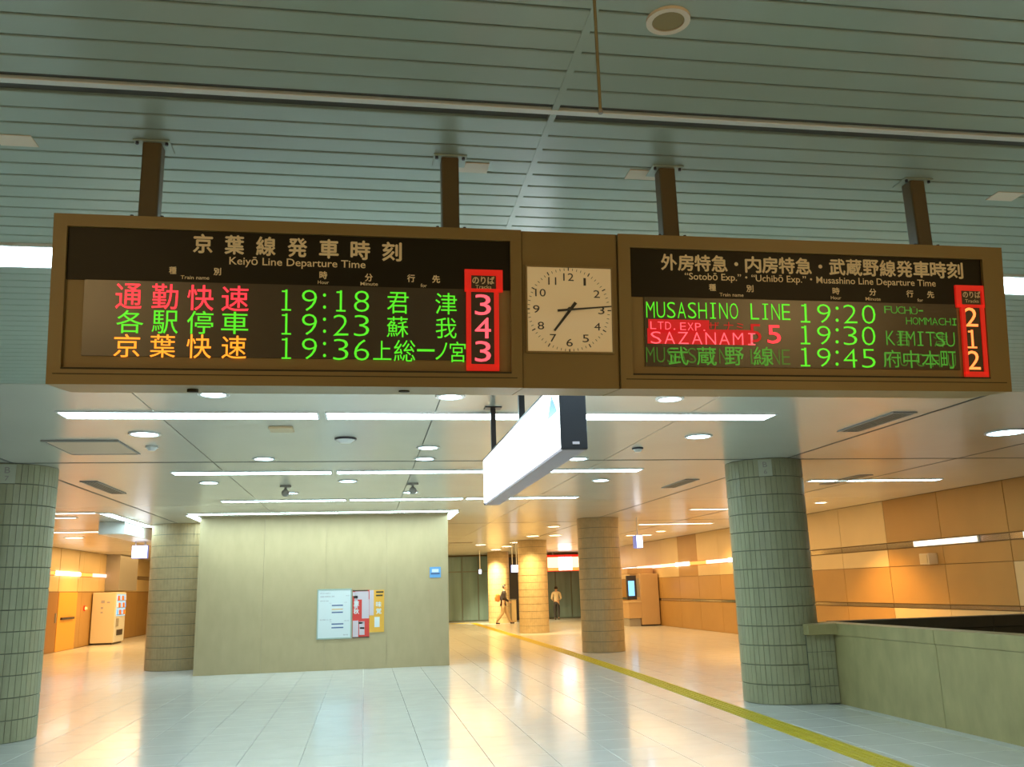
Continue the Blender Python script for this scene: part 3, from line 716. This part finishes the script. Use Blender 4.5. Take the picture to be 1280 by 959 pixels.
for t, us in ((b1, (232, 507)), (b2, (893, 1120))):
    for u in us:
        w = bp(u, 484).x
        put('drain_cap', CY(BM @ Vector((w, bp(u, 484).y-.004, -.13)), BM @ Vector((w, bp(u, 484).y+.01, -.13)), .02, 16), m_seam, t)
# clock unit
ck = unit('station_clock', 'square-dialled analogue clock panel between the two departure boards', 'clock', 714)
s0, s1 = SA+.0015, SB-.0015
tb = BI @ Vector((0, 0, 0))
tt1, tt0 = T1, T0
put('housing', BB((s0, s1, tt0, tt1, -DEP, -.012), bev=.002), m_brown, ck)
a = bp(658.8, 332.8); b = bp(766.3, 440.3)
put('dial', BB((a.x, b.x, b.y, a.y, -.012, -.004), bev=.002), m_dial, ck)
put('dial_rim', BB((a.x-.006, b.x+.006, a.y, a.y+.006, -.012, 0), (a.x-.006, b.x+.006, b.y-.006, b.y, -.012, 0), (a.x-.006, a.x, b.y, a.y, -.012, 0), (b.x, b.x+.006, b.y, a.y, -.012, 0)), m_brown2, ck)
C0 = bp(711.5, 387); kx, ky = pxs(711, 387)
for h in range(1, 13):
    an = math.radians(90-30*h); rr = 41*ky
    wv = 14 if h >= 10 else (8 if h != 1 else 3)
    if h in (10, 11, 12): wv = 13
    if h == 11: wv = 10
    M = BM @ Matrix.Translation((0, 0, -.0032))
    put('numeral', letters([(str(h), C0.x+rr*math.cos(an), C0.y+rr*math.sin(an), wv*kx, 9.5*ky, .0)], M), m_ink, ck)
bm = bmesh.new()
for i in range(60):
    an = 2*math.pi*i/60; r0 = 49*ky; r1 = (52 if i % 5 else 53.5)*ky
    M = BM @ Matrix.Translation((C0.x, C0.y, 0)) @ Matrix.Rotation(an, 4, 'Z')
    bx(bm, r0, r1, -.0009 if i % 5 else -.002, .0009 if i % 5 else .002, -.0042, -.0032, M=M)
put('minute_marks', bm, m_ink, ck)
def hand(name, u1, v1, u0, v0, w0, w1, n):
    a = bp(u0, v0); b = bp(u1, v1); d = (b-a).normalized(); p = Vector((-d.y, d.x)); bm = bmesh.new()
    vs = []
    for z in (n, n+.003):
        for q, w in ((a, w0), (b, w1)):
            for s in (1, -1): vs.append(bm.verts.new(BM @ Vector((q.x+p.x*w*s, q.y+p.y*w*s, z))))
    for f in ((0, 1, 3, 2), (4, 6, 7, 5), (0, 2, 6, 4), (1, 5, 7, 3), (0, 4, 5, 1), (2, 3, 7, 6)): bm.faces.new([vs[i] for i in f])
    put(name, bm, m_ink, ck)
hand('minute_hand', 763.5, 383.6, 696.5, 388.7, .0042, .002, .006)
hand('hour_hand', 693, 413.5, 719.5, 378.5, .0062, .0038, .001)
put('hub', CY(BM @ Vector((C0.x, C0.y, -.003)), BM @ Vector((C0.x, C0.y, .011)), .008, 16), m_ink, ck)
# hanging posts
for (u, v), lab in zip([(191, 178), (562, 198), (830, 214), (1137, 231)], ['leftmost brown post carrying the left departure board', 'second brown post, at the right part of the left board',
                                                                     'third brown post, just right of the clock', 'rightmost brown post carrying the right departure board']):
    p = at(u, v, z=ZC); s = (BI @ p).x; base = BM @ Vector((s, -.001, -.13)); zb = (BM @ Vector((s, T1, -.14))).z+.011
    yc = 3.235
    t = thing('hanging_post', lab, 'post', (p.x, yc, zb), None, 'brown posts holding the boards')
    put('pole', B((p.x-.034, p.x+.034, yc-.034, yc+.034, zb, ZC), bev=.008), m_post, t)
    put('ceiling_flange', B((p.x-.065, p.x+.065, yc-.05, yc+.05, ZC-.006, ZC-.001), bev=.002), m_slat, t)
    put('foot_flange', B((p.x-.058, p.x+.058, yc-.045, yc+.045, zb, zb+.010), bev=.002), m_post, t)
    for i in (-1, 1):
        put('bolt', CY((p.x+i*.052, yc-.035, zb+.01), (p.x+i*.052, yc-.035, zb+.018), .006, 8), m_sblack, t)
        put('bolt', CY((p.x+i*.052, yc-.035, ZC-.016), (p.x+i*.052, yc-.035, ZC-.006), .006, 8), m_sblack, t)
# ------------------------------------------------------------------ hanging lit sign
SX0, SX1, SY0, SY1, SZ0, SZ1 = 1.10, 1.255, 4.92, 8.35, 2.355, 2.775
sg = thing('hanging_sign', 'long white illuminated direction sign with black end face hanging below the boards', 'sign', (1.17, 6.6, 2.35))
put('body', B((SX0+.02, SX1-.02, SY0+.02, SY1-.02, SZ0+.02, SZ1-.004)), m_sblack, sg)
put('end_cap', B((SX0, SX1, SY0, SY0+.03, SZ0, SZ1+.02), bev=.008), m_sblack, sg)
put('end_cap', B((SX0, SX1, SY1-.03, SY1, SZ0, SZ1+.02), bev=.008), m_sblack, sg)
put('bottom_rail', B((SX0+.01, SX1-.01, SY0+.03, SY1-.03, SZ0-.0, SZ0+.022)), m_sgrey, sg)
put('top_rail', B((SX0, SX1, SY0+.03, SY1-.03, SZ1-.005, SZ1+.012)), m_sblack, sg)
f1 = put('lit_face', B((SX0, SX0+.02, SY0+.03, SY1-.03, SZ0+.02, SZ1-.006)), m_signlit, sg)
put('lit_face', B((SX1-.02, SX1, SY0+.03, SY1-.03, SZ0+.02, SZ1-.006)), m_signlit, sg)
# print on the left face: x axis of the lettering runs towards the viewer (-Y)
SM = Matrix(((0, 0, -1, SX0-.001), (-1, 0, 0, 0), (0, 1, 0, 0), (0, 0, 0, 1)))
put('direction_arrow', letters([('▲', -5.14, 2.655, .30, .13, 0)], SM) if glyph('▲')[0] else B((SX0-.002, SX0, 5.1, 5.25, 2.6, 2.7)), m_signblue, sg)
put('lettering', letters([('出口', -5.75, 2.62, .24, .11, .0), ('Exit', -5.72, 2.50, .14, .06, 0), ('京葉線', -6.9, 2.58, .5, .13, -.004), ('Keiyō Line', -6.9, 2.45, .42, .06, -.004)], SM), m_signgrey, sg)
put('maker_plate', B((1.165, 1.205, SY0-.004, SY0, 2.385, 2.40)), m_pp, sg)
for y in (8.15, 6.62, 5.3):
    put('pole', B((1.155, 1.20, y-.022, y+.022, SZ1, ZC)), m_sblack, sg)
    put('flange', B((1.10, 1.255, y-.06, y+.06, ZC-.012, ZC)), m_sblack, sg)
# small lit hanging signs
def small_sign(u0, v0, u1, v1, y, label, rods, dx=0, thick=.12, long=None):
    a = at(u0, v0, y=y); b = at(u1, v1, y=y)
    t = thing('small_hanging_sign', label, 'sign', ((a.x+b.x)/2, y, b.z), None, 'small lit hanging signs')
    L = long or thick
    put('case', B((a.x, b.x, y, y+L, b.z, a.z), bev=.01), m_exitb, t)
    put('lit_face', B((a.x+.012, b.x-.012, y-.012, y, b.z+.012, a.z-.012)), m_exit, t)
    for k in range(rods):
        x = (a.x+b.x)/2 + (0 if rods == 1 else (k-.5)*(b.x-a.x)*.6)
        put('rod', CY((x, y+L/2, a.z), (x, y+L/2, ZC), .016, 8), m_white, t)
small_sign(795, 669, 804, 685, 22, 'narrow lit hanging sign right of the middle column', 1, thick=.3)
small_sign(165, 682, 184, 698, 24, 'square lit hanging sign on two rods over the left passage', 2)
small_sign(639, 706.5, 648, 715.5, 33, 'small lit sign on two rods between the far columns', 2)
small_sign(598.5, 712, 602, 717.5, 40, 'tiny lit hanging sign before the teal glass', 1)
# orange sign at the back
a = at(684, 697, y=44); b = at(734, 712, y=44)
t = thing('orange_sign', 'orange and white illuminated ticket gate sign at the far end', 'sign', ((a.x+b.x)/2, 44, b.z))
put('case', B((a.x, b.x, 44.02, 44.25, b.z-.05, a.z+.12)), m_redf, t)
n = 3
for k, (p, q, mm) in enumerate([(0, .28, m_orsign2), (.28, .62, m_signlit), (.62, 1, m_orsign2)]):
    put('lit_panel', B((a.x+(b.x-a.x)*p+.01, a.x+(b.x-a.x)*q-.01, 43.98, 44.02, b.z+(.12 if k != 1 else 0), a.z)), mm, t)
put('lit_panel', B((a.x+.01, b.x-.01, 43.985, 44.02, b.z-.02, b.z+.10)), m_orsign, t)
for k in (.15, .85): put('hanger', CY((a.x+(b.x-a.x)*k, 44.1, a.z+.1), (a.x+(b.x-a.x)*k, 44.1, ZC), .03, 8), m_grey, t)
# glowing coloured segments set along the steel strips
def band(side, segs, label):
    t = thing('glowing_band', label, 'sign', (11.3 if side > 0 else -9.6, (segs[0][0]+segs[-1][1])/2, 2.3))
    for y0, y1, m in segs:
        x = (11.36, 11.40) if side > 0 else (-9.70, -9.66)
        z = (2.19, 2.31) if side > 0 else (2.39, 2.51)
        put('lit_segment', B((x[0], x[1], y0+.02, y1-.02, z[0], z[1])), m, t)
m_pinkl = mat('pink lit band', (1, .6, .5), .4, emit=(1, .55, .42), es=2)
band(1, [(24.6, 25.6, m_pinkl), (25.6, 27.4, m_signlit), (27.4, 29.3, m_pinkl), (29.3, 30.9, m_orsign), (30.9, 32.4, m_signlit), (32.4, 34, m_orsign2), (34, 37.2, m_pinkl)], 'thin glowing white and orange band set along the far right wall')
band(-1, [(28.8, 31.0, m_orsign), (31.0, 33.6, m_signlit), (33.6, 35.0, m_orsign), (35.0, 38.6, m_pinkl)], 'thin glowing red and white band set along the left wall')
# glowing strips added as reflections in the right wall's upper steel strip
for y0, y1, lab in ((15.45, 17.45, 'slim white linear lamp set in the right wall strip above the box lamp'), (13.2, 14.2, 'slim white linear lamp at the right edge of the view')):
    t = thing('reflection_strip', lab, 'light', (11.35, (y0+y1)/2, 2.2), None, 'slim linear lamps in the right wall strip')
    put('housing', B((11.37, 11.4, y0-.03, y1+.03, 2.19, 2.31)), m_white, t)  # backing of the imitated reflection
    put('diffuser', B((11.362, 11.37, y0, y1, 2.205, 2.295)), mat('reflection strip glow', (.9, .9, .9), .4, emit=(1, .95, .86), es=2.2), t)  # glowing face imitating a reflection, not a lamp
p = at(1155, 699, x=11.2)
t = thing('wall_box', 'small beige box fixed on the tan right wall below the linear lamp', 'box', (11.3, p.y, p.z-.11))
put('case', B((11.2, 11.40, p.y-.16, p.y+.16, p.z-.11, p.z+.11), bev=.012), m_beige, t)
put('cover', B((11.185, 11.2, p.y-.12, p.y+.12, p.z-.08, p.z+.08), bev=.004), m_cream, t)
# ------------------------------------------------------------------ vending machine
vx0, vx1, vy0, vy1, vh = -9.66, -8.88, 35.2, 36.6, 1.83
t = thing('vending_machine', 'cream drink vending machine with lit display against the left wall', 'vending machine', ((vx0+vx1)/2, (vy0+vy1)/2, 0))
m_vb = mat('vending body cream', (.78, .68, .50), .4)
put('body', B((vx0, vx1, vy0, vy1, .06, vh), bev=.015), m_vb, t)
put('plinth', B((vx0+.04, vx1-.04, vy0+.04, vy1-.04, 0, .06)), m_sblack, t)
put('door_panel', B((vx1, vx1+.03, vy0+.02, vy1-.02, .08, vh-.02), bev=.006), m_white, t)
dw = put('display_window', B((vx1+.03, vx1+.04, vy0+.1, vy1-.1, .98, vh-.08)), mat('vending window', (.1, .2, .25), .2, emit=(.55, .85, 1), es=.8), t)
for k in range(3):
    z = 1.04+k*.25
    put('shelf', B((vx1+.04, vx1+.06, vy0+.12, vy1-.12, z-.02, z)), m_grey, dw)
    for i in range(8):
        yy = vy0+.2+i*(vy1-vy0-.4)/7
        put('sample_bottle', CY((vx1+.055, yy, z), (vx1+.055, yy, z+.16), .03, 8, r2=.02), [m_signblue, m_white, m_pr, m_po][(i+k) % 4], dw)
put('coin_panel', B((vx1+.03, vx1+.05, vy0+.15, vy0+.45, .62, .9)), m_grey, t)
put('dispensing_slot', B((vx1+.03, vx1+.045, vy0+.3, vy1-.3, .3, .5)), m_sblack, t)
put('side_notice', B((vx0+.3, vx0+.42, vy0-.004, vy0, 1.45, 1.55), (vx0+.3, vx0+.38, vy0-.004, vy0, 1.25, 1.32), (vx0+.3, vx0+.38, vy0-.004, vy0, 1.1, 1.15), (vx0+.5, vx0+.6, vy0-.004, vy0, 1.45, 1.5)), m_pg, t)
t = thing('alarm_lamp', 'glowing red alarm lamp on the left wall beside the vending machine', 'lamp', (-9.68, 34.4, 1.29))
put('base', CY((-9.70, 34.4, 1.3), (-9.66, 34.4, 1.3), .09, 16), m_redf, t)
put('lens', CY((-9.66, 34.4, 1.3), (-9.60, 34.4, 1.3), .06, 16, r2=.035), mat('red lamp', (1, .1, .05), .4, emit=(1, .12, .03), es=8), t)
# ------------------------------------------------------------------ ticket machine at right
t = thing('ticket_machine', 'tall brown-beige machine cabinet with a blue screen near the far right wall', 'machine', (10.9, 35, 0))
m_kb = mat('machine tan', (.56, .38, .20), .45)
put('cabinet', B((10.62, 11.36, 34.5, 35.9, .05, 1.98), bev=.02), m_kb, t)
put('plinth', B((10.62, 11.3, 34.55, 35.85, 0, .05)), m_sblack, t)
put('top_box', B((10.25, 11.3, 34.9, 35.9, 1.98, 2.2), bev=.02), m_kb, t)
sc = put('screen_case', B((10.12, 10.5, 34.6, 34.75, 1.0, 1.92), bev=.01), m_sblack, t)
put('screen', B((10.17, 10.41, 34.585, 34.6, 1.15, 1.72)), mat('blue screen', (.1, .3, .8), .3, emit=(.2, .55, 1), es=1.6), sc)
put('arm', B((10.45, 10.64, 34.64, 34.72, 1.1, 1.8)), m_grey, t)
put('counter', B((10.12, 10.62, 34.5, 35.6, .3, .9), bev=.01), m_kb, t)
put('counter_top', B((10.08, 10.63, 34.46, 35.6, .9, .94)), m_beige, t)
put('foot', B((10.15, 10.6, 34.6, 35.5, 0, .3)), m_grey, t)
# counter behind walking person
t = thing('ticket_gate', 'slim pale gate cabinet behind the walking person', 'gate', (7.0, 43.2, 0))
put('cabinet', B((6.86, 7.10, 42.9, 44.0, 0, 1.02), bev=.02), m_cream, t)
put('top_plate', B((6.85, 7.11, 42.88, 44.02, 1.02, 1.06)), m_grey, t)
# ------------------------------------------------------------------ people
def skin(name, joints, edges, m, parent, loc, sub=2, smooth=True):
    """one continuous surface grown on a skeleton; joints: (x, y, z, radius or (rx, ry))"""
    me = bpy.data.meshes.new(name); me.from_pydata([j[:3] for j in joints], edges, []); me.update()
    me.materials.append(m)
    o = bpy.data.objects.new(name, me); COL.objects.link(o); o.location = loc; o.parent = parent
    sm_ = o.modifiers.new('skin', 'SKIN')
    for i, j in enumerate(joints):
        r = j[3]; sv = me.skin_vertices[0].data[i]; sv.radius = (r, r) if not isinstance(r, tuple) else r
    me.skin_vertices[0].data[0].use_root = True
    sm_.use_smooth_shade = True
    ss = o.modifiers.new('sub', 'SUBSURF'); ss.levels = sub; ss.render_levels = sub
    return o
m_skin = mat('skin', (.55, .33, .2), .5); m_hair = mat('dark hair', (.02, .015, .012), .5)
m_jack = mat('dark brown jacket', (.022, .013, .01), .7); m_trou = mat('beige trousers', (.48, .34, .18), .7)
m_shoe = mat('dark shoes', (.03, .02, .015), .4); m_pack = mat('orange brown pack', (.60, .22, .05), .6)
m_shirt = mat('cream shirt', (.70, .58, .38), .7); m_dtrou = mat('dark trousers', (.035, .035, .04), .7)
def person(label, loc, heading, stride, H, upper, lower, pose):
    """heading: rotation about z; the figure is built facing +x"""
    t = thing('person', label, 'person', loc, (0, 0, heading)); k = H/1.72
    f = stride
    # lean, arms and legs (x forward, y left)
    hip = (0, 0, .92*k)
    body = [(0, 0, .92*k, (.13*k, .10*k)), (.015, 0, 1.10*k, (.125*k, .095*k)), (.03, 0, 1.30*k, (.15*k, .10*k)), (.035, 0, 1.42*k, (.12*k, .08*k)), (.045, 0, 1.50*k, .05*k), (.065, 0, 1.60*k, (.078*k, .085*k)), (.07, 0, 1.66*k, (.07*k, .08*k))]
    e = [(0, 1), (1, 2), (2, 3), (3, 4), (4, 5), (5, 6)]
    def limb(root, pts):
        prev = root
        for p in pts:
            body.append(p); e.append((prev, len(body)-1)); prev = len(body)-1
    fr = (.10+.28*f)
    legF = [(.02, .09*k, .88*k, .085*k), (.13*f+.02, .095*k, .50*k, .058*k), (.34*f, .09*k, .10*k, .038*k), (.34*f+.10, .09*k, .045*k, .035*k)]
    legB = [(-.02, -.09*k, .88*k, .085*k), (-.06*f+.02, -.095*k, .50*k, .058*k), (-.34*f, -.09*k, .13*k, .038*k), (-.34*f+.08, -.09*k, .045*k, .033*k)]
    limb(0, legF); limb(0, legB)
    if pose == 'walk':
        armL = [(.03, .19*k, 1.40*k, .05*k), (-.08, .24*k, 1.15*k, .042*k), (.02, .24*k, .94*k, .03*k), (.05, .235*k, .86*k, .032*k)]
        armR = [(.03, -.19*k, 1.40*k, .05*k), (.05, -.24*k, 1.13*k, .042*k), (.22, -.20*k, .99*k, .03*k), (.29, -.19*k, .98*k, .032*k)]
    else:
        armL = [(.03, .19*k, 1.40*k, .05*k), (.0, .25*k, 1.14*k, .042*k), (.18, .18*k, 1.05*k, .03*k), (.25, .15*k, 1.06*k, .032*k)]
        armR = [(.03, -.19*k, 1.40*k, .05*k), (.0, -.25*k, 1.14*k, .042*k), (.18, -.18*k, 1.05*k, .03*k), (.25, -.15*k, 1.06*k, .032*k)]
    limb(3, armL); limb(3, armR)
    skin('body', body, e, m_skin, t, (0, 0, 0))
    # fingers
    for arm, s in ((armL, 1), (armR, -1)):
        hx, hy, hz = arm[-1][:3]
        for q in range(5):
            dx = .015*(q-2)
            th = [(hx+dx*.4, hy, hz, .012*k), (hx+dx+.02, hy, hz-.045*k+(.01 if q in (0, 4) else 0), .009*k), (hx+dx+.035, hy-.01*s, hz-.08*k+(.015 if q in (0, 4) else 0), .007*k)]
            skin('finger', th, [(0, 1), (1, 2)], m_skin, t, (0, 0, 0), 1)
    g = .018
    tj = [(0, 0, .95*k, (.15*k, .125*k)), (.01, 0, 1.10*k, (.15*k, .12*k)), (.03, 0, 1.30*k, (.175*k, .125*k)), (.037, 0, 1.425*k, (.135*k, .10*k)), (.04, 0, 1.47*k, .065*k)]
    te = [(0, 1), (1, 2), (2, 3), (3, 4)]
    for arm in (armL, armR):
        prev = 3
        for p in arm[:3]:
            tj.append((p[0], p[1], p[2], p[3]+g)); te.append((prev, len(tj)-1)); prev = len(tj)-1
    if pose == 'walk':
        tj.append((0, 0, .82*k, (.16*k, .13*k))); te.append((0, len(tj)-1))
    skin('jacket' if pose == 'walk' else 'shirt', tj, te, upper, t, (0, 0, 0))
    lj = [(0, 0, .96*k, (.14*k, .115*k)), (0, 0, .88*k, (.14*k, .11*k))]; le = [(0, 1)]
    for leg in (legF, legB):
        prev = 1
        for p in leg[:3]:
            lj.append((p[0], p[1], p[2]-(0 if p[2] > .3 else .015), p[3]+g+.004)); le.append((prev, len(lj)-1)); prev = len(lj)-1
    skin('trousers', lj, le, lower, t, (0, 0, 0))
    for leg in (legF, legB):
        a, b = leg[2], leg[3]
        skin('shoe', [(a[0]-.03, a[1], .05, .045), (a[0]+.07, a[1], .045, .042), (a[0]+.17, a[1], .035, .032)], [(0, 1), (1, 2)], m_shoe, t, (0, 0, 0))
    # hair cap, ears, nose, eyes
    bm = bmesh.new(); bmesh.ops.create_uvsphere(bm, u_segments=16, v_segments=10, radius=1)
    for v in bm.verts: v.co = Vector((v.co.x*.105*k, v.co.y*.092*k, v.co.z*.12*k))
    bmesh.ops.delete(bm, geom=[v for v in bm.verts if v.co.x > .035*k and v.co.z < .045*k or v.co.z < -.06*k], context='VERTS')
    for v in bm.verts: v.co += Vector((.062, 0, 1.645*k))
    me = bpy.data.meshes.new('hair'); bm.to_mesh(me); bm.free(); me.materials.append(m_hair)
    o = bpy.data.objects.new('hair', me); COL.objects.link(o); o.parent = t
    so = o.modifiers.new('thick', 'SOLIDIFY'); so.thickness = .015
    M = world_of(t)
    hx, hz = .065, 1.61*k
    put('nose', CY(M @ Vector((hx+.08*k, 0, hz-.01)), M @ Vector((hx+.105*k, 0, hz-.02)), .014*k, 8, r2=.006), m_skin, t)
    for s in (-1, 1):
        put('ear', CY(M @ Vector((hx, s*.078*k, hz)), M @ Vector((hx, s*.094*k, hz)), .024*k, 10), m_skin, t)
        put('eye', CY(M @ Vector((hx+.078*k, s*.03*k, hz+.015)), M @ Vector((hx+.088*k, s*.03*k, hz+.015)), .009*k, 8), m_ink, t)
    put('mouth', B((hx+.078*k, hx+.088*k, -.022, .022, hz-.055*k, hz-.048*k), M=M), mat('lips', (.35, .12, .09), .5), t)
    return t
p = at(631, 779.5, z=0)
person('person in dark jacket and beige trousers walking right with an orange-brown bag', (6.22, 41.2, 0), 0, 1, 1.70, m_jack, m_trou, 'walk')
bag = thing('shoulder_bag', 'orange-brown bag carried on the back of the walking person', 'bag', (6.0, 41.05, 1.0))
put('pouch', B((5.87, 6.05, 40.97, 41.27, .98, 1.34), bev=.07), m_pack, bag)
put('front_pocket', B((5.84, 5.88, 41.0, 41.23, 1.02, 1.2), bev=.015), m_pack, bag)
put('strap', B((6.06, 6.36, 40.99, 41.02, 1.34, 1.36), (6.34, 6.36, 40.99, 41.02, 1.1, 1.36)), m_sblack, bag)
person('person seen from behind in a cream shirt and dark trousers by the teal glass', (9.27, 44.0, 0), math.radians(80), .18, 1.56, m_shirt, m_dtrou, 'stand')
